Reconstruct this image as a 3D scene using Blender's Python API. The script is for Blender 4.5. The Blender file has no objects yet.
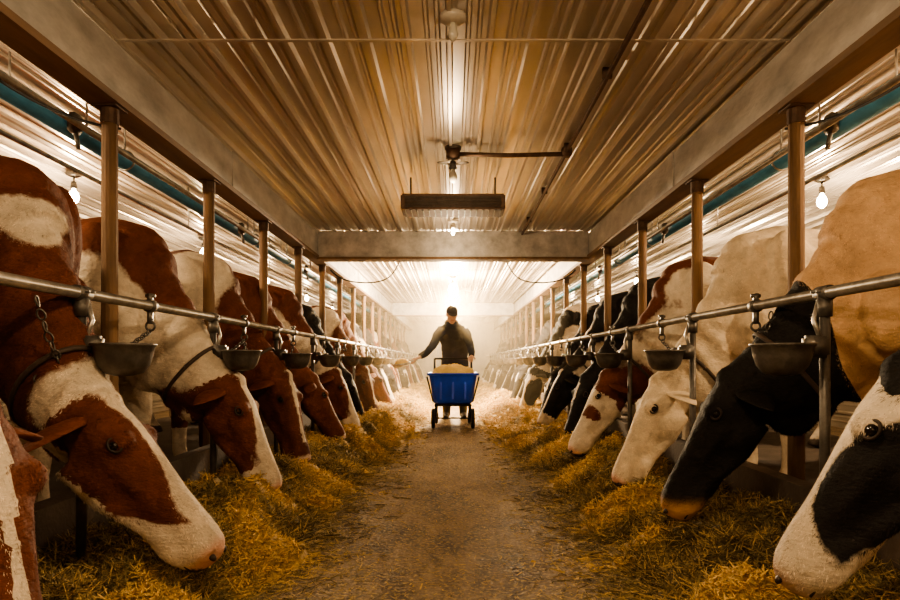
import bpy, bmesh, math, random
import numpy as np
from mathutils import Vector, Matrix, noise
random.seed(7); np.random.seed(7)
S=bpy.context.scene
COL=S.collection
V=Vector
def sst(a,b,x):
    t=max(0.0,min(1.0,(x-a)/(b-a))); return t*t*(3-2*t)
# ------------------------------------------------------------ materials
def mat(name,color=(.5,.5,.5),rough=.6,metal=0.0,noise_scale=0,noise_amt=.3,bump=0,bump_scale=50,emis=None,estr=0,stretch=None,color2=None):
    m=bpy.data.materials.new(name); m.use_nodes=True
    nt=m.node_tree; N=nt.nodes; L=nt.links
    b=N['Principled BSDF']
    b.inputs['Base Color'].default_value=(*color,1); b.inputs['Roughness'].default_value=rough; b.inputs['Metallic'].default_value=metal
    tc=N.new('ShaderNodeTexCoord'); mp=N.new('ShaderNodeMapping'); L.new(tc.outputs['Object'],mp.inputs['Vector'])
    if stretch: mp.inputs['Scale'].default_value=stretch
    if noise_scale:
        n=N.new('ShaderNodeTexNoise'); n.inputs['Scale'].default_value=noise_scale; n.inputs['Detail'].default_value=6; n.inputs['Roughness'].default_value=.65
        L.new(mp.outputs[0],n.inputs['Vector'])
        r=N.new('ShaderNodeValToRGB'); r.color_ramp.elements[0].position=.32; r.color_ramp.elements[1].position=.68
        c2=color2 or tuple(c*(1-noise_amt) for c in color)
        r.color_ramp.elements[0].color=(*c2,1); r.color_ramp.elements[1].color=(*color,1)
        L.new(n.outputs[0],r.inputs[0]); L.new(r.outputs[0],b.inputs['Base Color'])
    if bump:
        n2=N.new('ShaderNodeTexNoise'); n2.inputs['Scale'].default_value=bump_scale; n2.inputs['Detail'].default_value=4
        L.new(mp.outputs[0],n2.inputs['Vector'])
        bp=N.new('ShaderNodeBump'); bp.inputs['Strength'].default_value=bump; bp.inputs['Distance'].default_value=.01
        L.new(n2.outputs[0],bp.inputs['Height']); L.new(bp.outputs[0],b.inputs['Normal'])
    if emis:
        b.inputs['Emission Color'].default_value=(*emis,1); b.inputs['Emission Strength'].default_value=estr
    return m
M_ceil=mat('corrugated_ceiling_metal',(.69,.62,.54),.30,.60,noise_scale=3,noise_amt=.30,stretch=(1.2,.25,1))
M_wall=mat('corrugated_wall_metal',(.66,.58,.46),.38,.35,noise_scale=2.5,noise_amt=.3,stretch=(1,.4,1))
M_beam=mat('painted_beam',(.66,.63,.59),.5,.1,noise_scale=6,noise_amt=.5,bump=.4,bump_scale=30,stretch=(1,.4,1))
M_wood=mat('old_wood',(.23,.13,.065),.75,0,noise_scale=9,noise_amt=.6,bump=.5,bump_scale=40,stretch=(1,1,.15))
M_woodb=mat('old_wood_board',(.24,.145,.08),.7,0,noise_scale=9,noise_amt=.5,bump=.4,bump_scale=40,stretch=(1,.15,1))
M_galv=mat('galvanised_pipe',(.52,.49,.45),.35,.8,noise_scale=14,noise_amt=.5)
M_rust=mat('rusty_steel',(.16,.10,.07),.6,.6,noise_scale=20,noise_amt=.5)
M_iron=mat('cast_iron',(.15,.135,.12),.45,.6,noise_scale=18,noise_amt=.5,bump=.2)
M_blue=mat('blue_pipe',(.07,.27,.46),.4,.0,noise_scale=10,noise_amt=.3)
M_black=mat('black_rubber',(.015,.015,.015),.6)
M_conc=mat('stall_concrete',(.12,.09,.07),.85,0,noise_scale=4,noise_amt=.5,bump=.4)
M_bulb=mat('lit_bulb_glass',(1,.9,.7),.3,emis=(1,.80,.50),estr=60)
M_bulboff=mat('bulb_glass_unlit',(.5,.47,.4),.1)
M_porc=mat('porcelain',(.5,.45,.38),.3)
def floor_mat():
    m=mat('aisle_concrete',(.25,.19,.13),.6,0,bump=1.0,bump_scale=38)
    nt=m.node_tree;N=nt.nodes;L=nt.links;b=N['Principled BSDF'];tc=N['Texture Coordinate']
    mp=N.new('ShaderNodeMapping');mp.inputs['Scale'].default_value=(1,.45,1);L.new(tc.outputs['Object'],mp.inputs[0])
    a=N.new('ShaderNodeTexNoise');a.inputs['Scale'].default_value=3.0;a.inputs['Detail'].default_value=12;a.inputs['Roughness'].default_value=.82;L.new(mp.outputs[0],a.inputs['Vector'])
    r=N.new('ShaderNodeValToRGB');e=r.color_ramp.elements;e[0].position=.42;e[0].color=(.060,.040,.024,1);e[1].position=.60;e[1].color=(.36,.27,.175,1)
    L.new(a.outputs[0],r.inputs[0])
    c=N.new('ShaderNodeTexNoise');c.inputs['Scale'].default_value=55;c.inputs['Detail'].default_value=4;L.new(tc.outputs['Object'],c.inputs['Vector'])
    r2=N.new('ShaderNodeValToRGB');e=r2.color_ramp.elements;e[0].position=.52;e[0].color=(0,0,0,1);e[1].position=.64;e[1].color=(1,1,1,1);L.new(c.outputs[0],r2.inputs[0])
    mx=N.new('ShaderNodeMixRGB');L.new(r2.outputs[0],mx.inputs[0]);L.new(r.outputs[0],mx.inputs[1]);mx.inputs[2].default_value=(.46,.33,.16,1)
    L.new(mx.outputs[0],b.inputs['Base Color'])
    rr=N.new('ShaderNodeMapRange');rr.inputs[3].default_value=.5;rr.inputs[4].default_value=.95;L.new(a.outputs[0],rr.inputs[0]);L.new(rr.outputs[0],b.inputs['Roughness'])
    return m
M_floor=floor_mat()
def coat_mat(name,dark,light,pink=(.62,.36,.26)):
    m=bpy.data.materials.new(name);m.use_nodes=True;nt=m.node_tree;N=nt.nodes;L=nt.links;b=N['Principled BSDF']
    tc=N.new('ShaderNodeTexCoord')
    at=N.new('ShaderNodeAttribute');at.attribute_name='patch'
    n=N.new('ShaderNodeTexNoise');n.inputs['Scale'].default_value=40;n.inputs['Detail'].default_value=4;L.new(tc.outputs['Object'],n.inputs['Vector'])
    ad=N.new('ShaderNodeMath');ad.operation='MULTIPLY_ADD';ad.inputs[1].default_value=.16;L.new(n.outputs[0],ad.inputs[0]);L.new(at.outputs['Fac'],ad.inputs[2])
    mr=N.new('ShaderNodeMapRange');mr.inputs[1].default_value=.04;mr.inputs[2].default_value=.12;L.new(ad.outputs[0],mr.inputs[0])
    n2=N.new('ShaderNodeTexNoise');n2.inputs['Scale'].default_value=6;n2.inputs['Detail'].default_value=8;n2.inputs['Roughness'].default_value=.7;L.new(tc.outputs['Object'],n2.inputs['Vector'])
    def var(col,amt):
        r=N.new('ShaderNodeValToRGB');e=r.color_ramp.elements;e[0].position=.3;e[1].position=.7
        e[0].color=(*[c*(1-amt) for c in col],1);e[1].color=(*col,1);L.new(n2.outputs[0],r.inputs[0]);return r
    d=var(dark,.55);l=var(light,.48)
    mx=N.new('ShaderNodeMixRGB');L.new(mr.outputs[0],mx.inputs[0]);L.new(l.outputs[0],mx.inputs[1]);L.new(d.outputs[0],mx.inputs[2])
    am=N.new('ShaderNodeAttribute');am.attribute_name='muz'
    m2=N.new('ShaderNodeMixRGB');L.new(am.outputs['Fac'],m2.inputs[0]);L.new(mx.outputs[0],m2.inputs[1]);m2.inputs[2].default_value=(*pink,1)
    ah=N.new('ShaderNodeAttribute');ah.attribute_name='hoof'
    m3=N.new('ShaderNodeMixRGB');L.new(ah.outputs['Fac'],m3.inputs[0]);L.new(m2.outputs[0],m3.inputs[1]);m3.inputs[2].default_value=(.05,.035,.025,1)
    ash=N.new('ShaderNodeAttribute');ash.attribute_name='tone'
    tm=N.new('ShaderNodeMath');tm.operation='ADD';tm.inputs[1].default_value=1.0;L.new(ash.outputs['Fac'],tm.inputs[0])
    vm=N.new('ShaderNodeVectorMath');vm.operation='SCALE';L.new(m3.outputs[0],vm.inputs[0]);L.new(tm.outputs[0],vm.inputs['Scale'])
    L.new(vm.outputs[0],b.inputs['Base Color']);b.inputs['Roughness'].default_value=.74
    b.inputs['Specular IOR Level'].default_value=.28
    mp=N.new('ShaderNodeMapping');mp.inputs['Scale'].default_value=(60,90,160);L.new(tc.outputs['Object'],mp.inputs[0])
    n3=N.new('ShaderNodeTexNoise');n3.inputs['Scale'].default_value=1;n3.inputs['Detail'].default_value=3;L.new(mp.outputs[0],n3.inputs['Vector'])
    bp=N.new('ShaderNodeBump');bp.inputs['Strength'].default_value=.6;bp.inputs['Distance'].default_value=.007;L.new(n3.outputs[0],bp.inputs['Height'])
    n4=N.new('ShaderNodeTexNoise');n4.inputs['Scale'].default_value=8;n4.inputs['Detail'].default_value=3;L.new(tc.outputs['Object'],n4.inputs['Vector'])
    bp2=N.new('ShaderNodeBump');bp2.inputs['Strength'].default_value=.7;bp2.inputs['Distance'].default_value=.05;L.new(n4.outputs[0],bp2.inputs['Height']);L.new(bp.outputs[0],bp2.inputs['Normal'])
    L.new(bp2.outputs[0],b.inputs['Normal'])
    return m
WH=(.82,.70,.55)
C_red=coat_mat('coat_red_white',(.165,.045,.016),WH)
C_blk=coat_mat('coat_black_white',(.014,.011,.010),WH,(.50,.34,.26))
C_tan=coat_mat('coat_black_tan',(.014,.011,.009),(.76,.49,.28),(.60,.33,.12))
C_cream=coat_mat('coat_cream',(.60,.40,.22),(.88,.72,.52),(.66,.36,.26))
M_eye=mat('cow_eye',(.008,.005,.004),.08)
M_lid=mat('dark_skin',(.03,.018,.012),.5)
M_strap=mat('collar_strap',(.05,.032,.022),.7)
# ------------------------------------------------------------ mesh helpers
def finish(bm,name,mats,smooth=True,parent=None,link=True):
    me=bpy.data.meshes.new(name); bm.normal_update(); bm.to_mesh(me); bm.free()
    for m in mats: me.materials.append(m)
    if smooth:
        me.polygons.foreach_set('use_smooth',[True]*len(me.polygons))
    ob=bpy.data.objects.new(name,me)
    if link: COL.objects.link(ob)
    if parent: ob.parent=parent
    return ob
def flat(ob):
    ob.data.polygons.foreach_set('use_smooth',[False]*len(ob.data.polygons)); return ob
def box(bm,c,s,mi=0,rot=None,bevel=0):
    M=Matrix.Translation(c)@(rot.to_4x4() if rot else Matrix())@Matrix.Diagonal((*s,1))
    r=bmesh.ops.create_cube(bm,size=1,matrix=M)
    fs=set(f for v in r['verts'] for f in v.link_faces)
    for f in fs: f.material_index=mi; f.smooth=False
    if bevel:
        es=list(set(e for v in r['verts'] for e in v.link_edges))
        rr=bmesh.ops.bevel(bm,geom=es,offset=bevel,segments=2,affect='EDGES')
        for f in rr['faces']: f.material_index=mi
def rings(bm,R,n=20,mi=0,cap=True,closed=False):
    """R: list of (center, lat, up, w, top, bot)"""
    prev=None; first=None
    for (c,l,u,w,t,b) in R:
        vs=[]
        for i in range(n):
            a=2*math.pi*i/n; s=math.sin(a)
            vs.append(bm.verts.new(c+l*(w*math.cos(a))+u*((t if s>=0 else b)*s)))
        if prev:
            for i in range(n):
                f=bm.faces.new((prev[i],prev[(i+1)%n],vs[(i+1)%n],vs[i])); f.material_index=mi
        else: first=vs
        prev=vs
    if closed:
        for i in range(n):
            f=bm.faces.new((prev[i],prev[(i+1)%n],first[(i+1)%n],first[i])); f.material_index=mi
    elif cap:
        f=bm.faces.new(list(reversed(first))); f.material_index=mi
        f=bm.faces.new(prev); f.material_index=mi
def path(bm,pts,rad,n=10,mi=0,cap=True,flatten=1.0,lat0=None):
    pts=[V(p) for p in pts]
    if not hasattr(rad,'__len__'): rad=[rad]*len(pts)
    R=[];lat=lat0
    for i,p in enumerate(pts):
        a=pts[max(0,i-1)];b=pts[min(len(pts)-1,i+1)];d=(b-a).normalized()
        if lat is None: lat=d.cross(V((0,0,1))) if abs(d.z)<.95 else d.cross(V((1,0,0)))
        lat=(lat-d*lat.dot(d)).normalized(); up=lat.cross(d)
        r=rad[i]; R.append((p,lat,up,r,r*flatten,r*flatten))
    rings(bm,R,n,mi,cap)
def ell(bm,c,r,mi=0,rot=None,seg=16,rg=10):
    M=Matrix.Translation(c)@(rot.to_4x4() if rot else Matrix())@Matrix.Diagonal((*r,1))
    q=bmesh.ops.create_uvsphere(bm,u_segments=seg,v_segments=rg,radius=1,matrix=M)
    for f in set(f for v in q['verts'] for f in v.link_faces): f.material_index=mi
def torus(bm,c,ax,R_,r,mi=0,n=20,k=8,sx=1.0,lat=None):
    ax=V(ax).normalized()
    l=V(lat).normalized() if lat is not None else (ax.cross(V((0,0,1))) if abs(ax.z)<.9 else ax.cross(V((1,0,0)))).normalized()
    u=ax.cross(l); R=[]
    for i in range(n):
        a=2*math.pi*i/n; o=l*math.cos(a)*sx+u*math.sin(a)
        R.append((V(c)+o*R_,(l*math.cos(a)+u*math.sin(a)),ax,r,r,r))
    rings(bm,R,k,mi,closed=True)
def remesh(bm,voxel,smooth=4):
    me=bpy.data.meshes.new('tmp');bmesh.ops.recalc_face_normals(bm,faces=bm.faces);bm.to_mesh(me);bm.free()
    ob=bpy.data.objects.new('tmp',me);COL.objects.link(ob)
    r=ob.modifiers.new('r','REMESH');r.mode='VOXEL';r.voxel_size=voxel
    s=ob.modifiers.new('s','SMOOTH');s.factor=.5;s.iterations=smooth
    dg=bpy.context.evaluated_depsgraph_get()
    m2=bpy.data.meshes.new_from_object(ob.evaluated_get(dg))
    nb=bmesh.new();nb.from_mesh(m2)
    bpy.data.objects.remove(ob);bpy.data.meshes.remove(me);bpy.data.meshes.remove(m2)
    return nb
# ------------------------------------------------------------ cow
HEAD=[(-.03,.06,.03,.05),(0,.080,.06,.08),(.05,.096,.08,.112),(.12,.106,.084,.152),(.20,.095,.077,.160),(.28,.079,.069,.140),(.36,.068,.061,.116),(.42,.067,.059,.106),(.47,.073,.057,.104),(.52,.078,.053,.103),(.56,.075,.044,.098),(.585,.060,.026,.082),(.597,.035,.008,.055)]
def make_cow(name,kind,coatm,ang=60,yaw=0,dy=0,seed=0,voxel=.017,hair=0,drop=.06):
    a=math.radians(ang);y=math.radians(yaw)
    bm=bmesh.new()
    Y=V((0,1,0));Z=V((0,0,1))
    def sag(pts,n=24):
        R=[];P=[V((p[0],p[5] if len(p)>5 else 0,p[1])) for p in pts]
        for i,p in enumerate(pts):
            d=(P[min(i+1,len(P)-1)]-P[max(0,i-1)]).normalized()
            l=Z.cross(d).normalized(); u=d.cross(l)
            R.append((P[i],l,u,p[2],p[3],p[4]))
        rings(bm,R,n)
    sag([(-1.74,1.17,.08,.10,.10),(-1.68,1.16,.17,.20,.2),(-1.55,1.14,.24,.28,.30),(-1.36,1.12,.275,.31,.36),(-1.12,1.08,.31,.34,.42),(-.85,1.04,.36,.37,.45),(-.58,1.04,.37,.37,.45),(-.34,1.07,.32,.37,.44),(-.15,1.10,.26,.36,.42),(0.0,1.10,.20,.30,.38),(.09,1.06,.12,.18,.26)])
    neck=[(-.24,1.14,.18,.30,.32,0),(-.05,1.03-.1*drop,.155,.26,.33,dy*.05),(.10,.90-.4*drop,.135,.21,.29,dy*.2),(.22,.79-.7*drop,.122,.175,.23,dy*.45),(.34,.70-drop,.110,.145,.18,dy*.75),(.43,.66-drop,.097,.115,.14,dy)]
    p0=V((.44,dy,.685-drop))
    sag(neck)
    d=V((math.cos(y)*math.cos(a),math.sin(y)*math.cos(a),-math.sin(a)))
    l=V((-math.sin(y),math.cos(y),0)); v=d.cross(l)
    H=lambda u_,s_,v_: p0+d*u_+l*s_+v*v_
    RT=Matrix((d,l,v)).transposed()
    rings(bm,[(H(u_,0,0),l,v,w,t,b) for (u_,w,t,b) in HEAD],24)
    for s in (1,-1):
        ell(bm,H(.140,s*.078,.040),(.044,.036,.040))
        ell(bm,H(.17,s*.060,-.085),(.085,.045,.07),rot=RT)
        path(bm,[H(.17,s*.076,-.02),H(.28,s*.062,-.015),H(.39,s*.046,-.01)],[.034,.026,.018],10)
        path(bm,[H(.10,s*.07,-.125),H(.23,s*.055,-.128),H(.38,s*.035,-.085),H(.49,s*.03,-.07)],[.034,.028,.026,.026],10)
        ell(bm,H(.545,s*.042,.0),(.042,.034,.038))
        ell(bm,H(.47,s*.045,-.065),(.085,.034,.042),rot=RT)
        ell(bm,(-.17,s*.20,1.08),(.15,.095,.32),rot=Matrix.Rotation(.25,3,'Y'))
        ell(bm,(-.02,s*.16,.90),(.12,.085,.16))
        ell(bm,(-1.24,s*.235,1.34),(.10,.06,.07))
        ell(bm,(-1.66,s*.12,1.27),(.07,.05,.06))
        ell(bm,(-1.42,s*.19,1.02),(.24,.11,.27))
        path(bm,[(-.16,s*.17,.98),(-.20,s*.18,.76),(-.18,s*.17,.60),(-.15,s*.165,.44),(-.15,s*.165,.38),(-.155,s*.165,.26),(-.155,s*.165,.15),(-.13,s*.165,.10),(-.10,s*.165,.05),(-.09,s*.165,.0)],[.14,.115,.078,.062,.054,.042,.046,.05,.058,.064],14)
        path(bm,[(-1.40,s*.18,1.05),(-1.26,s*.21,.80),(-1.38,s*.20,.66),(-1.55,s*.185,.53),(-1.56,s*.185,.44),(-1.53,s*.185,.28),(-1.51,s*.185,.15),(-1.47,s*.185,.09),(-1.44,s*.185,.04),(-1.43,s*.185,.0)],[.2,.15,.10,.064,.054,.042,.048,.052,.058,.064],14)
    ell(bm,H(.38,0,-.09),(.13,.045,.035),rot=RT)
    ell(bm,(-1.17,0,.66),(.22,.16,.15))
    for tx,ty in ((-1.08,.07),(-1.08,-.07),(-1.24,.07),(-1.24,-.07)):
        path(bm,[(tx,ty,.58),(tx,ty,.47)],[.028,.018],8)
    ell(bm,H(.0,0,.045),(.05,.055,.05))
    ell(bm,(.02,0,.74),(.15,.06,.18))
    for k_,(fx,fz) in enumerate(((.10,.70),(.18,.62),(.26,.56))):
        ell(bm,(fx,dy*.3,fz-drop*.6),(.10,.035,.10))
    path(bm,[(-1.68,0,1.38),(-1.77,0,1.33),(-1.82,0,1.15),(-1.83,0,.9),(-1.83,0,.68)],[.045,.035,.027,.024,.022],8)
    ell(bm,(-1.83,0,.57),(.04,.045,.14))
    bm=remesh(bm,voxel)
    zmin=min(vv.co.z for vv in bm.verts)
    bm.normal_update()
    for vt in bm.verts:
        q=vt.co-p0;hu=q.dot(d);hs=q.dot(l);hv=q.dot(v)
        if hu>.49:
            for s in(1,-1):
                r2=((hu-.577)**2+(hs-s*.046)**2+(hv-.008)**2)/(.020**2)
                if r2<4: vt.co-=d*.012*math.exp(-r2)
        elif -.05<vt.co.x<.42 and hu<-.02:
            p=vt.co
            wv=math.sin((p.x*.8-p.z*.55)*62+3*noise.noise(p*4))
            vt.co+=vt.normal*.0045*wv*sst(-.05,.1,p.x)
        if vt.co.x<.1:
            p=vt.co
            vt.co+=vt.normal*(.007*noise.noise(p*5+V((seed,0,0)))+(.004*math.sin(p.x*52+p.z*8) if -1.0<p.x<-.35 and .7<p.z<1.25 else 0))
    for f in bm.faces: f.material_index=0
    nbody=len(bm.faces)
    for s in (1,-1):
        e=(l*s*.86-d*.22-v*.42).normalized()
        root=H(.030,s*.076,-.005)
        wd=(v*.8+d*.6);wd=(wd-e*wd.dot(e)).normalized(); th=e.cross(wd).normalized()
        prof=[(0,.026,.022),(.03,.042,.020),(.07,.056,.015),(.10,.054,.012),(.135,.038,.009),(.16,.016,.006),(.17,.004,.003)]
        rings(bm,[(root+e*t-V((0,0,1))*t*t*2.0,wd,th,w,h,h*.3) for t,w,h in prof],12)
    for s in (1,-1):
        ell(bm,H(.145,s*.103,.036),(.0155,.0155,.0155),1,seg=14,rg=8)
        cx=(l*s*.95+v*.25).normalized()
        torus(bm,H(.145,s*.1055,.037),cx,.0165,.0048,2,16,6,sx=1.35,lat=d)
        ell(bm,H(.580,s*.046,.008),(.014,.013,.009),2,rot=RT,seg=10,rg=6)
        mp=[]
        for u_ in (.39,.43,.47,.51,.57):
            for k in range(len(HEAD)-1):
                if HEAD[k][0]<=u_<=HEAD[k+1][0]:
                    f=(u_-HEAD[k][0])/(HEAD[k+1][0]-HEAD[k][0]);w=HEAD[k][1]*(1-f)+HEAD[k+1][1]*f;b=HEAD[k][3]*(1-f)+HEAD[k+1][3]*f
            vv=-.066; mp.append(H(u_,s*(w*math.sqrt(max(0,1-(vv/b)**2))+.003),vv))
        path(bm,mp,.0036,6,2)
    A=V((neck[4][0],neck[4][5],neck[4][1]));B=V((neck[3][0],neck[3][5],neck[3][1]))
    cc=(A*.45+B*.55);ax=(A-B).normalized();ll=Z.cross(ax).normalized();uu=ax.cross(ll)
    wN=.45*neck[4][2]+.55*neck[3][2]+.006; tN=.45*neck[4][3]+.55*neck[3][3]+.006; bN=.45*neck[4][4]+.55*neck[3][4]+.010
    R=[]
    for i in range(28):
        an=2*math.pi*i/28;si=math.sin(an)
        rad=ll*(wN*math.cos(an))+uu*((tN if si>=0 else bN)*si)
        R.append((cc+rad,ax,rad.normalized(),.010,.006,.008))
    rings(bm,R,8,3,closed=True)
    bm.verts.ensure_lookup_table()
    P=[];MU=[];HO=[]
    sd=V((seed*7.3,seed*3.1,seed*5.7))
    for vt in bm.verts:
        p=vt.co;q=p-p0;hu=q.dot(d);hs=q.dot(l);hv=q.dot(v)
        ish=hu>-.04 and abs(hs)<.30 and -.22<hv<.14 and (p.x>.22)
        n=noise.noise(p*1.7+sd)+.4*noise.noise(p*4.1+sd); n2=noise.noise(p*7+sd)
        val=n
        x=p.x
        lw=.7 if p.z<.30 else 0
        if kind=='red_blaze':
            val=n+.36-lw
            if .0<x<.5 : val=n*1.6-.05
        elif kind=='red': val=n+.48-lw
        elif kind in('red_patch','pale_face'): val=n*1.3+.22-lw
        elif kind=='holstein': val=n*1.3+.28-lw
        elif kind=='hol_face': val=n*1.2+.02+(.05 if x>.1 else 0)-lw
        elif kind=='black': val=n+.6-lw
        elif kind=='tan': val=.3*n-.7+2.4*sst(.13,.25,x+.6*(.85-p.z)+.1*n) if x>-.1 else -.6
        elif kind=='cream': val=n-.75
        if ish:
            if abs(hs)>.135 and hu<.14:
                val={'cream':-.3,'red_blaze':.5,'hol_face':.6,'holstein':.4}.get(kind,.5)
            elif kind=='red_blaze':
                bl=.022+.035*sst(.20,.42,hu)+.02*sst(.1,0,hu)
                val=(abs(hs)-bl)*12 if hv>-.02 else .5
                val=min(val,(.37+ .9*(hv+.03)-hu+.10*n2)*6)
                if hv<-.120+.03*n2: val=min(val,-.2)
            elif kind=='red' :
                val=.5 if (abs(hs)>.018+.012*n2 or hu>.45 or hv<0) else -.3
                if hu>.47: val=(.53-hu)*6
            elif kind=='red_patch':
                bl=.035+.03*sst(.1,.4,hu)
                val=(abs(hs)-bl)*12 if hv>-.03 else .4
                if hu>.43: val=-.4
            elif kind=='pale_face':
                val=n2*.8-.12 if hu>.12 or abs(hs)<.05 else .3
                if hu>.32: val=-.4
            elif kind=='hol_face':
                e1=1-math.sqrt(((hu-.26)/.18)**2+((hv+.045+.05*n2)/.105)**2)
                val=e1*1.2+.25*n2 if abs(hs)>.035 else -.5
                if hu<.04+.03*n2: val=.6
            elif kind=='holstein':
                val=(abs(hs)-.040)*12 if hv>-.03 else .5
                if hu>.44: val=-.3+n2*.4
            elif kind=='black':
                val=.6
                if abs(hs)<.02 and .05<hu<.22 and hv>0: val=-.4
            elif kind=='tan': val=.6
            elif kind=='cream': val=-.4
        P.append(val)
        mz=sst(.53,.575,hu+.15*hv) if ish else 0
        if kind=='tan': mz=max(mz,.9*sst(.47,.54,hu-.6*hv-.03) if ish else 0)
        if abs(hs)>.3: mz=0
        if (p-V((-1.17,0,.58))).length<.17: mz=max(mz,.8)
        MU.append(mz); HO.append(1.0 if p.z<.075 else 0.0)
    me=bpy.data.meshes.new(name);bm.normal_update();bm.to_mesh(me);bm.free()
    TO=[0.0]*len(P)
    if hair:
        nv=len(me.vertices);co=np.zeros(nv*3);me.vertices.foreach_get('co',co);co=co.reshape(-1,3)
        nf=len(me.polygons);nrm=np.zeros(nf*3);me.polygons.foreach_get('normal',nrm);nrm=nrm.reshape(-1,3)
        cen=np.zeros(nf*3);me.polygons.foreach_get('center',cen);cen=cen.reshape(-1,3)
        fi0=np.array([p.vertices[0] for p in me.polygons]);mi=np.zeros(nf,np.int32);me.polygons.foreach_get('material_index',mi)
        cand=np.where((mi==0)&(np.arange(nf)<nbody)&(cen[:,0]>-.9)&(cen[:,2]>.1))[0]
        w=np.where(cen[cand,0]>.1,2.5,1.0);w/=w.sum()
        pick=np.random.choice(cand,hair,p=w)
        Nn=nrm[pick];v0=fi0[pick];mzv=np.array(MU)[v0]
        k=mzv<.3;pick,Nn,v0=pick[k],Nn[k],v0[k];n=len(pick)
        base=cen[pick]+(np.random.rand(n,3)-.5)*voxel*1.2
        base-=Nn*np.sum((base-cen[pick])*Nn,1)[:,None]+Nn*.002
        ish=((base-np.array(p0))@np.array(d)>-.02)&(base[:,0]>.22)
        fl=np.where(ish[:,None],np.array(d)[None,:],np.array([[-.55,0,-.85]]))+np.random.randn(n,3)*.28
        sw=np.stack([np.sin(base[:,2]*23+base[:,0]*9),np.cos(base[:,0]*19),np.sin(base[:,0]*21+base[:,1]*17)],-1)
        fl+=sw*.25
        fl-=Nn*np.sum(fl*Nn,1)[:,None];fl/=np.linalg.norm(fl,axis=1)[:,None]+1e-6
        D=fl+Nn*np.random.uniform(.12,.42,n)[:,None]
        L_=np.random.uniform(.007,.015,n)[:,None];W=np.cross(D,Nn);W/=np.linalg.norm(W,axis=1)[:,None]+1e-6;W*=.0011
        hv_=np.stack([base-W,base+W,base+D*L_],1).reshape(-1,3)
        faces=[tuple(p.vertices) for p in me.polygons]
        m2=bpy.data.meshes.new(name)
        m2.from_pydata(np.concatenate([co,hv_]).tolist(),[],faces+[(nv+3*i,nv+3*i+1,nv+3*i+2) for i in range(n)])
        m2.polygons.foreach_set('material_index',np.concatenate([mi,np.zeros(n,np.int32)]))
        ext=np.repeat(v0,3)
        P=list(P)+np.array(P)[ext].tolist();MU=list(MU)+np.array(MU)[ext].tolist();HO=list(HO)+np.array(HO)[ext].tolist()
        cl=.15*np.sin(base[:,0]*70+base[:,2]*40)*np.sin(base[:,2]*90+base[:,1]*50)
        TO=TO+np.repeat(np.clip(np.random.randn(n)*.32+cl,-.65,.7),3).tolist()
        bpy.data.meshes.remove(me);me=m2
    for nm,arr in (('patch',P),('muz',MU),('hoof',HO),('tone',TO)):
        at=me.attributes.new(nm,'FLOAT','POINT');at.data.foreach_set('value',arr)
    for m in (coatm,M_eye,M_lid,M_strap): me.materials.append(m)
    me.polygons.foreach_set('use_smooth',[True]*len(me.polygons))
    me['zmin']=zmin
    me['collar']=list(cc)
    return me
CW={
 'A':make_cow('cow_red_blaze','red_blaze',C_red,ang=51,yaw=26,dy=-.06,seed=1,voxel=.013,hair=260000,drop=.13),
 'B':make_cow('cow_red','red',C_red,ang=72,yaw=-14,dy=-.02,seed=2,voxel=.015,hair=160000,drop=.08),
 'C':make_cow('cow_red_patch','red_patch',C_red,ang=66,yaw=10,dy=.03,seed=3,voxel=.016,hair=80000,drop=.09),
 'D':make_cow('cow_holstein_face','hol_face',C_blk,ang=60,yaw=-14,dy=-.05,seed=4,voxel=.013,hair=240000,drop=.02),
 'E':make_cow('cow_black_tan','tan',C_tan,ang=62,yaw=-8,dy=-.05,seed=5,voxel=.014,hair=170000,drop=.06),
 'F':make_cow('cow_cream','cream',C_cream,ang=64,yaw=-10,dy=0,seed=6,voxel=.014,hair=120000,drop=.10),
 'K':make_cow('cow_pale_face','pale_face',C_red,ang=62,yaw=-6,dy=0,seed=3,voxel=.016,hair=60000,drop=.09),
 'G':make_cow('cow_black','black',C_blk,ang=68,yaw=8,dy=0,seed=7,voxel=.018,drop=.12),
 'H':make_cow('cow_holstein','holstein',C_blk,ang=62,yaw=-16,dy=-.04,seed=8,voxel=.018,drop=.10),
 'I':make_cow('cow_red_low','red',C_red,ang=60,yaw=22,dy=.05,seed=21,voxel=.018,drop=.13),
 'J':make_cow('cow_holstein_wide','hol_face',C_blk,ang=70,yaw=6,dy=.0,seed=31,voxel=.018,drop=.12),
}
STALL=.07
def put_cow(side,y,key,ang=0,sc=1.12,x=1.70):
    """ang (deg): positive turns the head toward +y (away)"""
    me=CW[key];ob=bpy.data.objects.new('cow',me);COL.objects.link(ob)
    r=math.radians(ang) if side<0 else math.pi-math.radians(ang)
    ob.rotation_euler=(0,0,r);ob.scale=(sc,sc*1.10,sc)
    ob.location=(side*x,y,STALL-me['zmin']*sc+.001)
    M=Matrix.Translation(ob.location)@Matrix.Rotation(r,4,'Z')@Matrix.Diagonal((sc,sc*1.10,sc,1))
    return M@V(me['collar'])
collars=[]
SP=1.3
Lrow=[(1.42,'B',0,1.565),(2.50,'A',-22,1.68),(3.70,'C',-9,1.76),(4.82,'B',-4,1.76),(5.90,'I',6,1.82),(6.95,'C',-6,1.78)]
Rrow=[(1.45,'D',20,1.66),(2.75,'E',8,1.75),(3.95,'F',-8,1.76),(5.10,'K',2,1.74),(6.25,'G',-4,1.80)]
for (y,k,a,x) in Lrow: collars.append((-1,y,put_cow(-1,y,k,a,x=x)))
for (y,k,a,x) in Rrow: collars.append((1,y,put_cow(1,y,k,a,x=x)))
lk='GBIHGCBGJBGHIGHBGBIG'; rk='HGJHGGHGHJGJHGHGHGHG'
yl=8.1;yr=7.35
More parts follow.
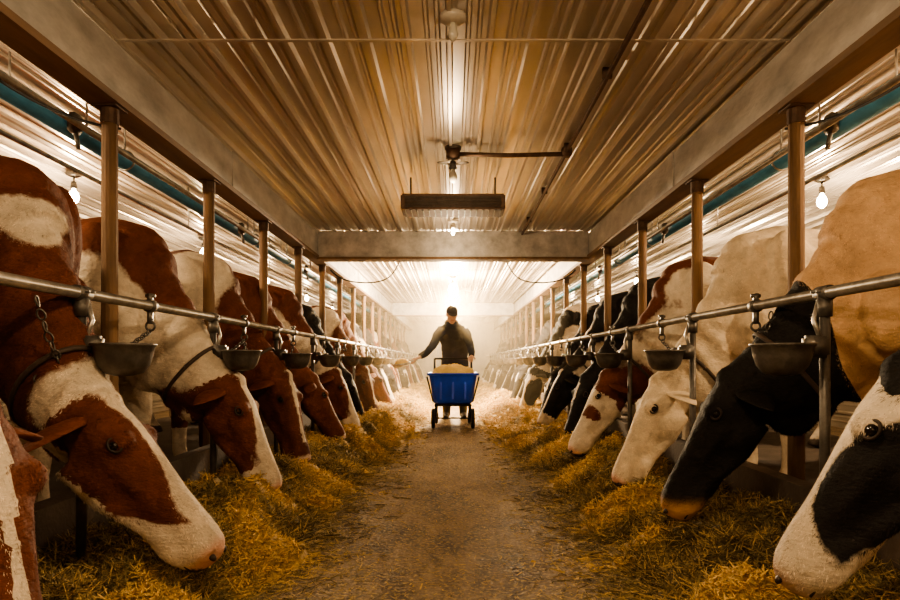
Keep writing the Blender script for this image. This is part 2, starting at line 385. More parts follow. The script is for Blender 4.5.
for i in range(15):
    put_cow(-1,yl,lk[i],random.uniform(-10,10),sc=1.12*random.uniform(.94,1.03),x=1.78+random.uniform(-.06,.08))
    put_cow(1,yr,rk[i],random.uniform(-10,10),sc=1.12*random.uniform(.94,1.03),x=1.78+random.uniform(-.06,.08))
    yl+=random.uniform(1.06,1.26);yr+=random.uniform(1.06,1.26)
# ------------------------------------------------------------ room shell
Y0,Y1=-3.0,26.0; CZ=2.475; WX=5.2
def corr(name,mapping,a0,a1,pitch,h,mtl,minor=True):
    prof=[];a=a0
    while a<a1-1e-6:
        b=min(a+pitch,a1)
        for (t,hh) in ((0,0),(.30,0),(.34,h*.35),(.40,h*.35),(.44,0),(.56,0),(.60,h*.35),(.66,h*.35),(.70,0),(.82,0),(.86,h),(.96,h)):
            q=a+t*pitch
            if q<=b: prof.append((q,hh))
        a+=pitch
    prof.append((a1,0))
    bm=bmesh.new();ys=[Y0+(Y1-Y0)*i/12 for i in range(13)]
    rows=[[bm.verts.new(mapping(q,hh,y)) for q,hh in prof] for y in ys]
    for j in range(12):
        for i in range(len(prof)-1): bm.faces.new((rows[j][i],rows[j][i+1],rows[j+1][i+1],rows[j+1][i]))
    ob=finish(bm,name,[mtl],smooth=False);return ob
corr('ceiling',lambda q,h,y:(q,y,CZ-h),-WX,WX,.20,.034,M_ceil)
corr('wall_left',lambda q,h,y:(-WX+h,y,q),0,CZ,.23,.026,M_wall)
corr('wall_right',lambda q,h,y:(WX-h,y,q),0,CZ,.23,.026,M_wall)
bm=bmesh.new();box(bm,(0,Y1+.05,CZ/2),(2*WX,.1,CZ));
for i in range(-20,21): box(bm,(i*.25,Y1-.012,CZ/2),(.03,.024,CZ))
flat(finish(bm,'wall_back',[mat('far_wall_paint',(.75,.66,.5),.6,noise_scale=3)]))
bm=bmesh.new();box(bm,(0,Y0-.05,CZ/2),(2*WX,.1,CZ))
for i in range(-20,21): box(bm,(i*.25,Y0+.012,CZ/2),(.03,.024,CZ))
flat(finish(bm,'wall_front',[M_wall]))
bm=bmesh.new();box(bm,(0,Y1-.05,1.02),(1.1,.05,2.04),0,bevel=.006);box(bm,(0,Y1-.07,2.08),(1.24,.07,.08),1);
for s in(-1,1): box(bm,(s*.59,Y1-.07,1.02),(.08,.07,2.04),1)
box(bm,(0,Y1-.085,1.45),(.5,.02,.5),1);ell(bm,(.42,Y1-.11,1.0),(.03,.03,.03),1)
finish(bm,'door_1',[mat('door_paint',(.45,.4,.32),.6),M_beam],smooth=False)
bm=bmesh.new();box(bm,(0,(Y0+Y1)/2,-.05),(2*WX,Y1-Y0,.1));flat(finish(bm,'floor',[M_floor]))
for s,nm in((-1,'left'),(1,'right')):
    bm=bmesh.new();box(bm,(s*2.92,(Y0+Y1)/2,STALL/2),(2.6,Y1-Y0-.12,STALL),0)
    flat(finish(bm,'stall_platform',[M_conc]))
    bm=bmesh.new();box(bm,(s*1.565,(Y0+Y1)/2,.17),(.09,Y1-Y0-.12,.335),0)
    flat(finish(bm,'manger_curb',[M_conc]))
    bm=bmesh.new();box(bm,(s*1.69,(Y0+Y1)/2,(2.165+CZ)/2-.018),(.09,Y1-Y0-.08,CZ-2.165-.036),0)
    box(bm,(s*1.69,(Y0+Y1)/2,2.15),(.15,Y1-Y0-.08,.035),1)
    for k in range(9): box(bm,(s*1.641,Y0+1.5+k*3.2,2.31),(.008,.12,.28),0)
    flat(finish(bm,'header_beam',[M_beam,M_woodb]))
for y in (7.9,17.5):
    bm=bmesh.new();box(bm,(0,y,2.300),(3.26,.14,.320),0,bevel=.01);box(bm,(0,y-.01,2.125),(3.26,.2,.03),1)
    flat(finish(bm,'cross_beam',[M_beam,M_woodb]))
for i,y in enumerate((3.15,11.0,14.2)):
    bm=bmesh.new();box(bm,(0,y,CZ-.037),(3.26,.022,.006));flat(finish(bm,'trim_%d'%(i+1),[M_ceil]))
y=-.7
while y<24:
    for s in(-1,1):
        bm=bmesh.new()
        path(bm,[(s*1.69,y,.074),(s*1.69,y,1.0),(s*1.69,y,2.13)],[.040,.039,.037],14,0)
        path(bm,[(s*1.69,y,2.05),(s*1.69,y,2.13)],.043,14,1)
        path(bm,[(s*1.69,y,.072),(s*1.69,y,.16)],.050,14,1)
        box(bm,(s*1.69,y,2.127),(.12,.12,.008),1)
        finish(bm,'wooden_post',[M_wood,M_rust],smooth=False)
    y+=SP
M_pl=mat('post_wood_light',(.34,.19,.09),.7,noise_scale=8,noise_amt=.5,stretch=(1,1,.15))
for s in(-1,1):
    for k in range(14):
        y=1.2+1.75*k
        bm=bmesh.new();box(bm,(s*4.13,y,(STALL+2.3)/2+.001),(.13,.13,2.3-STALL),0,bevel=.01);box(bm,(s*4.13,y,2.31),(.16,.16,.03),0)
        finish(bm,'rear_stall_post',[M_pl],smooth=False)
    bm=bmesh.new();path(bm,[(s*2.02,Y0+.04,2.12),(s*2.02,10,2.12),(s*2.02,Y1-.05,2.12)],.055,16,0)
    y=Y0+.5
    while y<Y1-.5:
        path(bm,[(s*2.02,y,2.16),(s*2.02,y,CZ-.005)],.006,6,1);torus(bm,(s*2.02,y,2.12),(0,1,0),.059,.007,1,14,6);y+=1.3
    finish(bm,'milk_pipeline',[M_blue,M_galv])
    bm=bmesh.new();path(bm,[(s*1.86,Y0+.04,2.06),(s*1.86,10,2.06),(s*1.86,Y1-.05,2.06)],.016,10,0)
    path(bm,[(s*2.25,Y0+.04,2.25),(s*2.25,10,2.25),(s*2.25,Y1-.05,2.25)],.02,10,0)
    path(bm,[(s*2.4,Y0+.04,2.1),(s*2.4,10,2.1),(s*2.4,Y1-.05,2.1)],.014,10,0)
    y=Y0+1.1
    while y<Y1-.5:
        path(bm,[(s*1.86,y,2.06),(s*1.86,y,2.2),(s*1.73,y,2.22)],.006,6,0)
        path(bm,[(s*2.25,y,2.25),(s*2.25,y,CZ-.005)],.006,6,0);path(bm,[(s*2.4,y,2.1),(s*2.4,y,CZ-.005)],.006,6,0)
        box(bm,(s*1.92,y,2.09),(.05,.07,.10),1,bevel=.01);path(bm,[(s*1.92,y,2.06),(s*1.90,y,1.96)],.012,8,1)
        y+=2.6
    finish(bm,'vacuum_pipe',[M_galv,M_iron])
# ------------------------------------------------------------ stall rails
RX,RZ=1.35,1.13
for s in(-1,1):
    bm=bmesh.new()
    path(bm,[(s*RX,Y0+.04,RZ),(s*RX,11,RZ),(s*RX,Y1-.05,RZ)],.021,16,0)
    y=-.24
    while y<24:
        path(bm,[(s*RX,y,.0),(s*RX,y,RZ-.02)],.018,12,1)
        torus(bm,(s*RX,y,.015),(0,0,1),.03,.016,1,14,6)
        path(bm,[(s*RX,y-.035,RZ),(s*RX,y+.035,RZ)],.028,14,1)
        path(bm,[(s*RX,y,RZ-.085),(s*RX,y,RZ-.02)],.026,12,1)
        for dz in(-1,1):
            path(bm,[(s*(RX-.04),y+dz*.018,RZ+.005),(s*(RX+.04),y+dz*.018,RZ+.005)],.006,6,1)
        y+=SP
    y=.3
    while y<24:
        path(bm,[(s*RX,y-.02,RZ),(s*RX,y+.02,RZ)],.029,14,1)
        box(bm,(s*RX,y,RZ+.035),(.016,.03,.04),1);path(bm,[(s*(RX-.02),y,RZ+.045),(s*(RX+.02),y,RZ+.045)],.009,8,1)
        box(bm,(s*RX,y,RZ-.05),(.016,.03,.06),1)
        torus(bm,(s*RX,y,RZ-.09),(0,1,0),.020,.0055,1,14,6)
        y+=SP
    finish(bm,'stall_rail',[M_galv,M_iron])
for s in(-1,1):
    for k in range(14):
        y=2.36+SP*k-.02; cx=s*(RX-.165)
        bm=bmesh.new();c=V((cx,y,.935));R=[]
        X=V((1,0,0));Yv=V((0,1,0))
        for (r,z) in ((.03,-.105),(.065,-.095),(.086,-.068),(.098,-.032),(.103,.0),(.111,.004),(.111,.012),(.098,.012),(.090,-.03),(.07,-.068),(.04,-.085)):
            R.append((c+V((0,0,z)),X,Yv,r,r,r))
        rings(bm,R,24,0)
        box(bm,(s*(RX-.045),y,.935),(.08,.06,.08),0,bevel=.01)
        box(bm,(cx,y,.895),(.05,.12,.01),0,rot=Matrix.Rotation(.4,3,'Y'))
        path(bm,[(s*(RX-.03),y,.97),(s*(RX-.04),y+.02,1.03),(s*RX,y+.05,RZ)],.009,8,1)
        finish(bm,'water_bowl',[M_iron,M_galv])
def chain(p,q,sag=.03,link=.036,mtl=M_iron,name='tie_chain'):
    p=V(p);q=V(q);n=max(4,int((q-p).length*1.03/(link*.72)));bm=bmesh.new()
    pts=[p.lerp(q,i/n)+V((0,0,-sag*4*(i/n)*(1-i/n))) for i in range(n+1)]
    for i in range(n):
        dd=(pts[i+1]-pts[i]).normalized();side=dd.cross(V((1,0.3,0))).normalized();o=dd.cross(side)
        ax=side if i%2 else o
        c=(pts[i]+pts[i+1])/2; lat=dd
        torus(bm,c,ax,link*.33,link*.10,0,12,5,sx=1.55,lat=lat)
    finish(bm,name,[mtl])
for s,y,c in collars:
    yy=.3+SP*round((y-.3)/SP)
    chain((s*RX,yy,RZ-.11),(c.x-s*.0,c.y-.15,c.z+.02),.04)
chain((-RX,2.10,RZ-.03),(-RX+.02,2.35,RZ-.28),.10);chain((RX,2.75,RZ-.03),(RX-.02,3.0,RZ-.25),.1)
# ------------------------------------------------------------ ceiling fittings
bm=bmesh.new();path(bm,[(.83,Y0+.04,CZ-.06),(.83,5,CZ-.06),(.83,7.8,CZ-.06)],.014,10,0)
for y in np.arange(Y0+.5,7.7,1.2): box(bm,(.83,y,CZ-.04),(.05,.025,.055),0)
path(bm,[(-.04,4.75,CZ-.075),(.40,4.75,CZ-.085),(.83,4.75,CZ-.075)],.016,10,0)
box(bm,(.0,4.75,CZ-.07),(.10,.10,.08),0,bevel=.01);box(bm,(.83,4.75,CZ-.06),(.07,.07,.07),0,bevel=.01)
finish(bm,'ceiling_conduit',[M_rust])
def bulb(loc,lit=True,power=0,name='ceiling_lamp',size=.032,drop=.0,col=(1,.72,.42),rad=.05,arms=False):
    x,y,z=loc;e=bpy.data.objects.new(name,None);COL.objects.link(e);e.location=loc
    bm=bmesh.new();X=V((1,0,0));Yv=V((0,1,0))
    top=CZ-.024
    R=[(V((0,0,top-z)),X,Yv,.062,.062,.062),(V((0,0,top-z-.02)),X,Yv,.06,.06,.06),(V((0,0,top-z-.035)),X,Yv,.03,.03,.03)]
    rings(bm,R,20,0)
    path(bm,[(0,0,top-z-.03),(0,0,.06)],.008 if drop else .02,8,0)
    rings(bm,[(V((0,0,.085)),X,Yv,.022,.022,.022),(V((0,0,.03)),X,Yv,.026,.026,.026)],16,0)
    if arms:
        for k_ in range(3):
            an=math.radians(90+120*k_);dv=V((math.cos(an),math.sin(an),0))
            rings(bm,[(V((0,0,.06))+dv*t,dv.cross(V((0,0,1))),V((0,0,1)),w_,.004,.004) for t,w_ in((.02,.012),(.05,.028),(.10,.034),(.125,.02))],10,0)
    b=finish(bm,'socket',[M_porc if not drop else M_iron],parent=e)
    bm=bmesh.new();k=size/.032
    rings(bm,[(V((0,0,zz)),X,Yv,r,r,r) for zz,r in ((.035,.012),(.015,.016),(-.005*k,size*.8),(-.03*k,size),(-.055*k,size*.8),(-.07*k,size*.35),(-.073*k,.002))],16,0)
    finish(bm,'bulb_glass',[M_bulb if lit else M_bulboff],parent=e)
    if power:
        ld=bpy.data.lights.new('bulb_light','POINT');ld.energy=power;ld.color=col;ld.shadow_soft_size=rad
        lo=bpy.data.objects.new('bulb_light',ld);COL.objects.link(lo);lo.parent=e;lo.location=(0,0,-.073*k-rad-.01)
bulb((0,2.95,2.39),lit=False,size=.024);bulb((0,7.2,2.33),lit=True,size=.02,power=12)  # second fixture's weak glow is added to streak the ceiling ribs
bulb((0,4.75,2.26),lit=False,drop=1,power=9,arms=True)  # bulb stays dark; light under it is added to brighten the ceiling
bulb((0,11.9,2.29),power=1900,drop=1,rad=.10,size=.09)
bulb((0,16,2.30),power=300,drop=1);bulb((0,21,2.30),power=380,drop=1)
bulb((0,-1.4,2.30),power=60);bulb((0,1.1,2.34),power=52)  # second lamp: unseen overhead, added to light the nearest cow heads
for s in(-1,1):
    for y,pw in ((-.5,60),(2.6,125),(5.4,115),(8.2,60),(11,38),(14,34),(17,34),(20.5,34)):
        bulb((s*3.15,y+(.15 if s>0 else 0),2.29),power=pw,drop=1,name='stall_lamp',size=.042)
bm=bmesh.new();box(bm,(0,5.55,2.215),(.87,.32,.13),0,bevel=.012)
for i in range(8): box(bm,(0,5.385,2.17+i*.012),(.80,.012,.005),1,rot=Matrix.Rotation(.5,3,'X'))
for i in range(17): box(bm,(-.40+i*.05,5.55,2.146),(.008,.28,.01),1)
for x in(-.36,.36): path(bm,[(x,5.55,2.27),(x,5.55,CZ-.02)],.008,8,1);box(bm,(x,5.55,2.285),(.05,.05,.02),1)
finish(bm,'hanging_radiant_heater',[M_rust,M_iron],smooth=False)
def cable(name,pts,r=.010):
    cu=bpy.data.curves.new(name,'CURVE');cu.dimensions='3D';cu.bevel_depth=r;cu.bevel_resolution=3
    sp=cu.splines.new('NURBS');sp.points.add(len(pts)-1)
    for i,p in enumerate(pts): sp.points[i].co=(*p,1)
    sp.use_endpoint_u=True;sp.order_u=4;cu.materials.append(M_black)
    ob=bpy.data.objects.new(name,cu);COL.objects.link(ob)
for s in(-1,1):
    cable('hanging_cable',[(s*1.62,8.6,2.10),(s*1.5,8.6,1.95),(s*1.1,8.7,1.92),(s*.85,8.8,2.0),(s*.8,9.2,2.2),(s*.75,9.6,2.45)])
    cable('hanging_cable',[(s*1.74,2.0,2.1),(s*1.9,2.5,1.98),(s*1.85,3.1,2.02),(s*1.74,3.4,2.1)],.007)
# ------------------------------------------------------------ feed / hay
def hmat(n,c,amt=.5): return mat(n,c,.85,0,noise_scale=25,noise_amt=amt,bump=.9,bump_scale=90)
M_h=[hmat('silage_dark',(.17,.128,.055)),hmat('hay_olive',(.36,.27,.11)),hmat('straw_gold',(.74,.52,.21)),hmat('grain_yellow',(.90,.60,.19),.3),hmat('grain_bed',(.58,.39,.14),.6)]
M_h[4].node_tree.nodes['Noise Texture'].inputs['Scale'].default_value=60
def inner_edge(y,s): return .68+.14*noise.noise(V((y*1.1,s*4,0)))+.10*noise.noise(V((y*3.1,s*4,7)))-.26*sst(4.0,10,y)
def feed_h(t,y,s):
    n1=noise.noise(V((t*1.5,y*1.1,s*5.0)));n2=noise.noise(V((t*4.2,y*3.4,s*9.0)));n3=noise.noise(V((t*12,y*10,s)));n4=noise.noise(V((t*30,y*28,s)))
    inner=inner_edge(y,s)
    e=sst(inner,inner+.42,t)*(1-sst(1.42,1.5,t)*.3)
    h=e*(.165+.10*n1+.11*n2+.06*n3+.018*n4)
    h=max(h,e*.03)
    if e<=0.001: h=-.02
    return h
def grain(t,y,s):
    g=noise.noise(V((t*2.6,y*2.2,s*13.0+2)))+.4*noise.noise(V((t*7,y*7,s*3.0)))
    g=g+sst(4.0,8.5,y)*.6-.04
    for (gs,gx,gy,gr) in ((-1,.86,2.75,.17),(-1,.78,2.50,.16),(1,.98,2.2,.22),(-1,.95,3.5,.14),(1,.9,3.0,.12),(-1,.86,4.4,.2),(1,.85,4.6,.2),(1,.8,3.7,.12),(-1,.75,3.9,.12)):
        if gs==s: g+=.9*math.exp(-((t-gx)**2+(y-gy)**2)/(gr*gr))
    return g
for s in(-1,1):
    nx=64;ys=np.concatenate([np.arange(.6,7,.022),np.arange(7,25.85,.09)]);ts=np.linspace(.28,1.515,nx);ny=len(ys)
    Hh=np.zeros((ny,nx));G=np.zeros((ny,nx));E=np.zeros(ny)
    for j,y in enumerate(ys):
        E[j]=inner_edge(y,s)
        for i,t in enumerate(ts):
            Hh[j,i]=feed_h(t,y,s);G[j,i]=grain(t,y,s)
    Hh+=np.clip(G-.15,0,.6)*.06*(Hh>0)
    verts=np.stack([np.broadcast_to(ts*s,(ny,nx)),np.broadcast_to(ys[:,None],(ny,nx)),Hh],-1).reshape(-1,3)
    ii=(np.arange(ny-1)[:,None]*nx+np.arange(nx-1)[None,:]).reshape(-1)
    q=np.stack([ii,ii+1,ii+nx+1,ii+nx],-1)
    if s<0: q=q[:,::-1]
    gm=((G[:-1,:-1]+G[1:,1:])/2).reshape(-1)+np.random.randn(len(q))*.06
    mi=np.where(gm>.30,4,np.where(gm>.08,1,0))
    N=210000
    u=np.random.rand(N);yy=.9+(25-.9)*u**2.4
    tt=.30+np.random.rand(N)*1.19
    jy=np.clip(np.searchsorted(ys,yy),0,ny-1);it=np.clip(((tt-.28)/(1.235)*(nx-1)).astype(int),0,nx-1)
    hh=Hh[jy,it];gg=G[jy,it]+np.random.randn(N)*.07
    keep=(hh>.0)|(np.random.rand(N)<.8*np.exp(-np.clip(E[jy]-tt,0,1)/.10))
    yy,tt,hh,gg=yy[keep],tt[keep],np.maximum(hh[keep],0),gg[keep];N=len(yy)
    az=np.random.rand(N)*2*np.pi;el=np.abs(np.random.randn(N))*.45;ln=np.random.uniform(.012,.070,N)*np.where(gg>.3,.5,1);wd=np.random.uniform(.0010,.0026,N)*np.where(gg>.3,1.4,1)*(1+yy*.06)
    el=np.where(hh<.01,el*.2,el)
    D=np.stack([np.cos(az)*np.cos(el),np.sin(az)*np.cos(el),np.sin(el)],-1)
    Wv=np.stack([-np.sin(az),np.cos(az),np.random.randn(N)*.5],-1)
    P0=np.stack([tt*s,yy,hh+.003+np.random.rand(N)*np.where(hh>.01,.020,.004)],-1)
    a=P0-D*ln[:,None]*.3;b=P0+D*ln[:,None]
    a[:,2]=np.maximum(a[:,2],.002);b[:,2]=np.maximum(b[:,2],.003)
    W=Wv*wd[:,None]
    sv=np.stack([a-W,a+W,b+W*.6,b-W*.6],1).reshape(-1,3)
    sq=np.arange(4*N).reshape(N,4)+len(verts)
    r=np.random.rand(N)
    sm=np.where(gg>.30,np.where(r<.5,3,np.where(r<.85,2,4)),np.where(gg>.08,np.where(r<.50,2,1),np.where(r<.28,2,np.where(r<.74,1,0))))
    AV=np.concatenate([verts,sv]);AQ=np.concatenate([q,sq]);AM=np.concatenate([mi,sm])
    me=bpy.data.meshes.new('hay_feed');me.from_pydata(AV.tolist(),[],AQ.tolist())
    for m in M_h: me.materials.append(m)
    me.polygons.foreach_set('material_index',AM.astype(np.int32))
    sf=np.zeros(len(AQ),bool);sf[:len(q)]=True;me.polygons.foreach_set('use_smooth',sf)
    COL.objects.link(bpy.data.objects.new('hay_feed',me))
N=85000
yy=1.2+(24-1.2)*np.random.rand(N)**1.9;xx=np.random.uniform(-.82,.82,N);keep=np.random.rand(N)<(.30+.70*np.clip(np.abs(xx)/.60,0,1)**2.0+.6*np.clip((yy-4.0)/5,0,1))
xx,yy=xx[keep],yy[keep];N=len(xx);az=np.random.rand(N)*6.283;ln=np.random.uniform(.003,.022,N)*np.where(np.random.rand(N)<.12,2.4,1);wd=np.random.uniform(.0008,.0026,N)*(1+yy*.08)
D=np.stack([np.cos(az),np.sin(az),np.random.rand(N)*.2],-1)*ln[:,None];Wv=np.stack([-np.sin(az),np.cos(az),np.zeros(N)],-1)*wd[:,None]
P0=np.stack([xx,yy,np.full(N,.002)],-1)
me=bpy.data.meshes.new('straw_litter');me.from_pydata(np.stack([P0-Wv,P0+Wv,P0+D+Wv,P0+D-Wv],1).reshape(-1,3).tolist(),[],np.arange(4*N).reshape(N,4).tolist())
for m in M_h: me.materials.append(m)
me.polygons.foreach_set('material_index',np.random.choice([0,1,2,3],N,p=[.2,.25,.35,.20]).astype(np.int32))
COL.objects.link(bpy.data.objects.new('straw_litter',me))
# ------------------------------------------------------------ feed cart
cart=bpy.data.objects.new('feed_cart',None);COL.objects.link(cart)
M_tub=mat('blue_plastic_tub',(.015,.09,.85),.4,noise_scale=6,noise_amt=.3)
M_blkst=mat('black_steel',(.02,.02,.022),.4,.5)
cy=8.95
def tubring(bm,hx,hy,z,rc=.06,n=6):
    vs=[]
    for (sx,sy,a0) in((1,1,0),(-1,1,90),(-1,-1,180),(1,-1,270)):
        for k in range(n+1):
            a=math.radians(a0+90*k/n);vs.append(bm.verts.new((sx*(hx-rc)+rc*math.cos(a),cy+sy*(hy-rc)+rc*math.sin(a),z)))
    return vs
bm=bmesh.new();prev=None
for hx,hy,z in((.24,.36,.33),(.26,.38,.345),(.29,.42,.55),(.315,.45,.70),(.34,.475,.705),(.345,.48,.725),(.335,.47,.735),(.305,.44,.73),(.285,.41,.56),(.25,.37,.37)):
    vs=tubring(bm,hx,hy,z)
    if prev:
        for i in range(len(vs)): bm.faces.new((prev[i],prev[(i+1)%len(vs)],vs[(i+1)%len(vs)],vs[i]))
    else: bm.faces.new(list(reversed(vs)))
    prev=vs
bm.faces.new(prev)
for x in(-.16,0,.16): box(bm,(x,cy-.437,.54),(.03,.02,.30),0,rot=Matrix.Rotation(-.17,3,'X'),bevel=.005)
finish(bm,'tub',[M_tub],parent=cart,smooth=False)
bm=bmesh.new();g=bmesh.ops.create_grid(bm,x_segments=26,y_segments=34,size=1)
for v_ in bm.verts:
    x,y=v_.co.x,v_.co.y
    v_.co=(x*.30,cy+y*.43,.69+.15*max(0,(1-x*x))**.4*max(0,(1-y*y))**.4+.04*noise.noise(V((x*3,y*4,0)))+.014*noise.noise(V((x*14,y*18,3))))
finish(bm,'feed_heap',[mat('cart_feed',(.88,.66,.24),.9,noise_scale=60,noise_amt=.4,bump=.8,bump_scale=80)],parent=cart)
bm=bmesh.new()
for s in(-1,1):
    path(bm,[(s*.23,cy-.40,.31),(s*.23,cy+.40,.31),(s*.27,cy+.52,.62),(s*.27,cy+.62,.93)],.016,10,0)
    path(bm,[(s*.23,cy-.36,.31),(s*.23,cy-.36,.14)],.014,8,0)
    path(bm,[(s*.23,cy+.30,.31),(s*.23,cy+.34,.10)],.014,8,0)
    path(bm,[(s*.26,cy-.42,.36),(s*.34,cy-.485,.69)],.010,8,0)
for yy_ in(-.38,0,.38): path(bm,[(-.23,cy+yy_,.31),(.23,cy+yy_,.31)],.014,8,0)
path(bm,[(-.27,cy+.62,.93),(.27,cy+.62,.93)],.016,10,0)
path(bm,[(-.27,cy-.36,.14),(.27,cy-.36,.14)],.010,8,0)
finish(bm,'frame',[M_blkst],parent=cart)
bm=bmesh.new()
for sx in(-1,1):
    for yy_,r,w,xx_ in((-.36,.135,.035,.26),(.34,.085,.03,.235)):
        c=V((sx*xx_,cy+yy_,r));X=V((1,0,0))
        torus(bm,c,X,r-.026,.026,0,28,8)
        rings(bm,[(c+X*t,V((0,1,0)),V((0,0,1)),q,q,q) for t,q in((-.014,.03),(-.008,r-.04),(.008,r-.04),(.014,.03))],20,1)
        path(bm,[c-X*.03,c+X*.03],.016,10,0)
finish(bm,'wheels',[M_black,mat('wheel_hub',(.55,.5,.42),.4)],parent=cart)
# ------------------------------------------------------------ farmer
def farmer():
    O=V((.03,10.06,0))
    root=bpy.data.objects.new('farmer',None);COL.objects.link(root);root.location=O;root.scale=(1.04,1.04,1.04)
    bm=bmesh.new();X=V((1,0,0));Yv=V((0,1,0))
    def T(pts,n=20): rings(bm,[(V((c[0],c[1],c[2])),X,-Yv,c[3],c[4],c[4]) for c in pts],n)
    T([(0,.10,.82,.17,.12),(0,.10,.89,.19,.14),(0,.05,.98,.195,.14),(-.01,-.07,1.09,.195,.15),(-.02,-.19,1.20,.205,.155),(-.03,-.30,1.29,.205,.15),(-.04,-.37,1.355,.175,.125),(-.045,-.40,1.39,.11,.10),(-.05,-.43,1.415,.072,.075),(-.05,-.465,1.47,.062,.064)])
    sh={-1:[(-.18,-.34,1.31),(-.255,-.40,1.21),(-.32,-.48,1.07),(-.40,-.56,.98),(-.485,-.62,.92)],1:[(.115,-.34,1.31),(.18,-.32,1.20),(.225,-.30,1.07),(.24,-.36,.985),(.235,-.43,.93)]}
    for s in(-1,1):
        path(bm,sh[s],[.080,.070,.058,.050,.044],14)
        path(bm,[(s*.09,.10,.88),(s*.105,.03,.70),(s*.115,0 if s>0 else -.04,.50),(s*.12,.06,.28),(s*.125,.09,.10)],[.115,.098,.075,.068,.06],16)
        path(bm,[(s*.125,.13,.055),(s*.13,.04,.055),(s*.135,-.06,.045),(s*.14,-.13,.035)],[.048,.052,.048,.030],14,flatten=.9)
        path(bm,[(s*.125,.09,.18),(s*.125,.09,.04)],[.064,.057],14)
    bm=remesh(bm,.014,3)
    bm.normal_update()
    for vt in bm.verts:
        p=vt.co
        if .3<p.z<1.4: vt.co+=vt.normal*(.010*noise.noise(p*9)+.006*noise.noise(p*20))
    for f in bm.faces:
        c=f.calc_center_median()
        f.material_index=2 if c.z<.30 else (1 if c.z<.85 else (3 if (c.z>1.425) else 0))
    torus(bm,(-.05,-.42,1.41),(0,-.5,1),.078,.022,0,24,8)
    finish(bm,'body',[mat('work_jacket',(.035,.04,.055),.8,noise_scale=7,noise_amt=.4,bump=.5,bump_scale=18),mat('work_trousers',(.03,.033,.045),.85,noise_scale=8,bump=.4,bump_scale=20),mat('rubber_boots',(.02,.018,.015),.4),mat('farmer_skin',(.50,.30,.21),.55)],parent=root)
    SK=bpy.data.materials['farmer_skin']
    hd=bpy.data.objects.new('head_pivot',None);COL.objects.link(hd);hd.parent=root;hd.location=(-.045,-.51,1.515);hd.rotation_euler=(.35,0,.14)
    bm=bmesh.new();hc=V((0,0,0))
    rings(bm,[(hc+V((0,yo,z)),X,-Yv,w,f,b) for z,w,f,b,yo in((-.118,.025,.05,.03,-.03),(-.105,.042,.072,.05,-.015),(-.07,.058,.088,.075,0),(-.03,.068,.092,.09,0),(.02,.075,.094,.10,0),(.06,.074,.088,.10,0),(.095,.058,.066,.08,.0),(.115,.03,.035,.045,.0))],20)
    path(bm,[hc+V((0,-.088,.02)),hc+V((0,-.112,-.022)),hc+V((0,-.095,-.032))],[.010,.017,.012],10)
    path(bm,[(0,.02,-.04),(0,.04,-.13)],[.055,.056],14)
    for s in(-1,1):
        ell(bm,hc+V((s*.078,.01,-.005)),(.010,.018,.032))
        ell(bm,hc+V((s*.038,-.078,-.028)),(.022,.014,.02))
    ell(bm,hc+V((0,-.088,.032)),(.05,.012,.01))
    bm=remesh(bm,.007,2)
    for f in bm.faces: f.material_index=0
    for s in(-1,1):
        ell(bm,hc+V((s*.030,-.087,.010)),(.012,.010,.010),1,seg=12,rg=8);ell(bm,hc+V((s*.030,-.0955,.009)),(.005,.004,.005),2,seg=8,rg=6)
        ell(bm,hc+V((s*.030,-.094,.030)),(.018,.006,.004),2,seg=8,rg=6)
    path(bm,[hc+V((-.025,-.086,-.058)),hc+V((0,-.096,-.056)),hc+V((.025,-.086,-.058))],.005,6,3)
    finish(bm,'head',[SK,mat('eye_white',(.7,.68,.62),.3),M_black,mat('lips',(.35,.14,.11),.5)],parent=hd)
    bm=bmesh.new()
    rings(bm,[(hc+V((0,.004,z)),X,-Yv,w,f,b) for z,w,f,b in((.035,.082,.098,.108),(.06,.083,.098,.108),(.09,.072,.084,.094),(.115,.046,.052,.06),(.125,.012,.012,.012))],20,0)
    rings(bm,[(hc+V((0,-.085-yy_,.040-.25*yy_)),X,V((0,0,1)),w,.006,.006) for yy_,w in((0,.07),(.03,.066),(.055,.05),(.07,.025))],14,0)
    finish(bm,'cap',[mat('cap_cloth',(.05,.045,.045),.8)],parent=hd)
    def hand(wr,dr,pl,side,curl):
        dr=V(dr).normalized();pl=V(pl).normalized();pl=(pl-dr*pl.dot(dr)).normalized();w=dr.cross(pl)*side;wr=V(wr)
        bm=bmesh.new()
        rings(bm,[(wr+dr*t,w,pl,a,b,b) for t,a,b in((-.02,.027,.022),(.02,.032,.018),(.06,.041,.016),(.09,.040,.014),(.098,.034,.010))],14)
        for i,(off,L_) in enumerate(((-.030,.070),(-.010,.080),(.010,.074),(.029,.058))):
            p=wr+dr*.090+w*off;pts=[p-dr*.015];dd=dr.copy()
            for k_,fr in enumerate((.42,.33,.25)):
                dd=(dd*math.cos(curl)+pl*math.sin(curl)).normalized()
                p=p+dd*L_*fr;pts.append(p)
            path(bm,pts,[.0095,.009,.008,.0065],8)
        p=wr+dr*.03-w*.028;path(bm,[p,p-w*.022+dr*.022+pl*.008,p-w*.032+dr*.048+pl*.018,p-w*.030+dr*.068+pl*.028],[.013,.011,.0095,.0075],8)
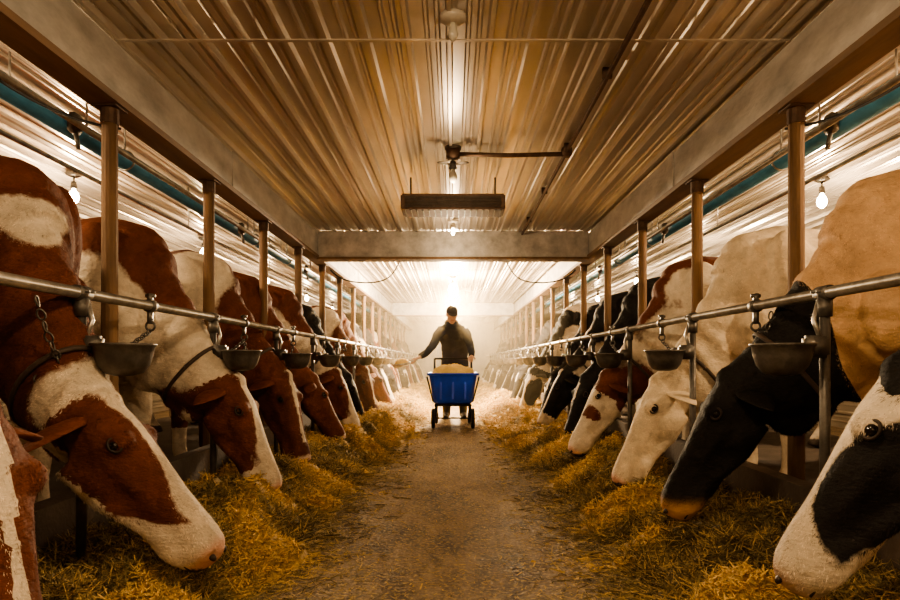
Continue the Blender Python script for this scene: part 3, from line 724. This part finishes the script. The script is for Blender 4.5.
        finish(bm,'hand_right' if side>0 else 'hand_left',[SK],parent=root)
    hand((-.500,-.635,.912),(-.62,-.60,-.25),(0,.1,-1),1,.55)
    hand((.233,-.44,.926),(-.15,-1,-.22),(0,0,-1),-1,.5)
    bm=bmesh.new();g=V((-.570,-.71,.865));dr=V((-.8,-.55,-.18)).normalized();lt=V((0,0,1)).cross(dr).normalized();up_=dr.cross(lt)
    path(bm,[g-dr*.06,g+dr*.07],.013,10,0)
    R=[]
    for t,w,h in((.07,.035,.03),(.10,.065,.045),(.20,.08,.05),(.30,.09,.05)):
        R.append((g+dr*t,lt,up_,w,.004,h))
    rings(bm,R,16,0)
    ell(bm,g+dr*.19+up_*.01,(.10,.08,.055),1,rot=Matrix((dr,lt,up_)).transposed())
    finish(bm,'feed_scoop',[M_galv,M_h[3]],parent=root)
farmer()
# ------------------------------------------------------------ dusty air
dm=bpy.data.materials.new('dusty_air');dm.use_nodes=True;nt=dm.node_tree
nt.nodes.remove(nt.nodes['Principled BSDF']);vs=nt.nodes.new('ShaderNodeVolumeScatter')
vs.inputs['Color'].default_value=(1,.82,.52,1);vs.inputs['Density'].default_value=.030;vs.inputs['Anisotropy'].default_value=.7
nt.links.new(vs.outputs[0],nt.nodes['Material Output'].inputs['Volume'])
bm=bmesh.new();box(bm,(0,(8.3+25.8)/2,1.22),(3.0,25.8-8.3,2.36));flat(finish(bm,'dusty_air',[dm]))
# ------------------------------------------------------------ world, camera
w=bpy.data.worlds.new('barn_world');S.world=w;w.use_nodes=True
w.node_tree.nodes['Background'].inputs[0].default_value=(.02,.015,.01,1);w.node_tree.nodes['Background'].inputs[1].default_value=1
cd=bpy.data.cameras.new('camera');cam=bpy.data.objects.new('camera',cd);COL.objects.link(cam);S.camera=cam
cam.location=(0,0,.88);cam.rotation_euler=(math.pi/2,0,0);cd.sensor_width=36;cd.lens=26;cd.shift_y=62/900;cd.shift_x=-3/900;cd.clip_start=.05
S.view_settings.view_transform='AgX';S.view_settings.look='AgX - Medium High Contrast';S.view_settings.exposure=0.15
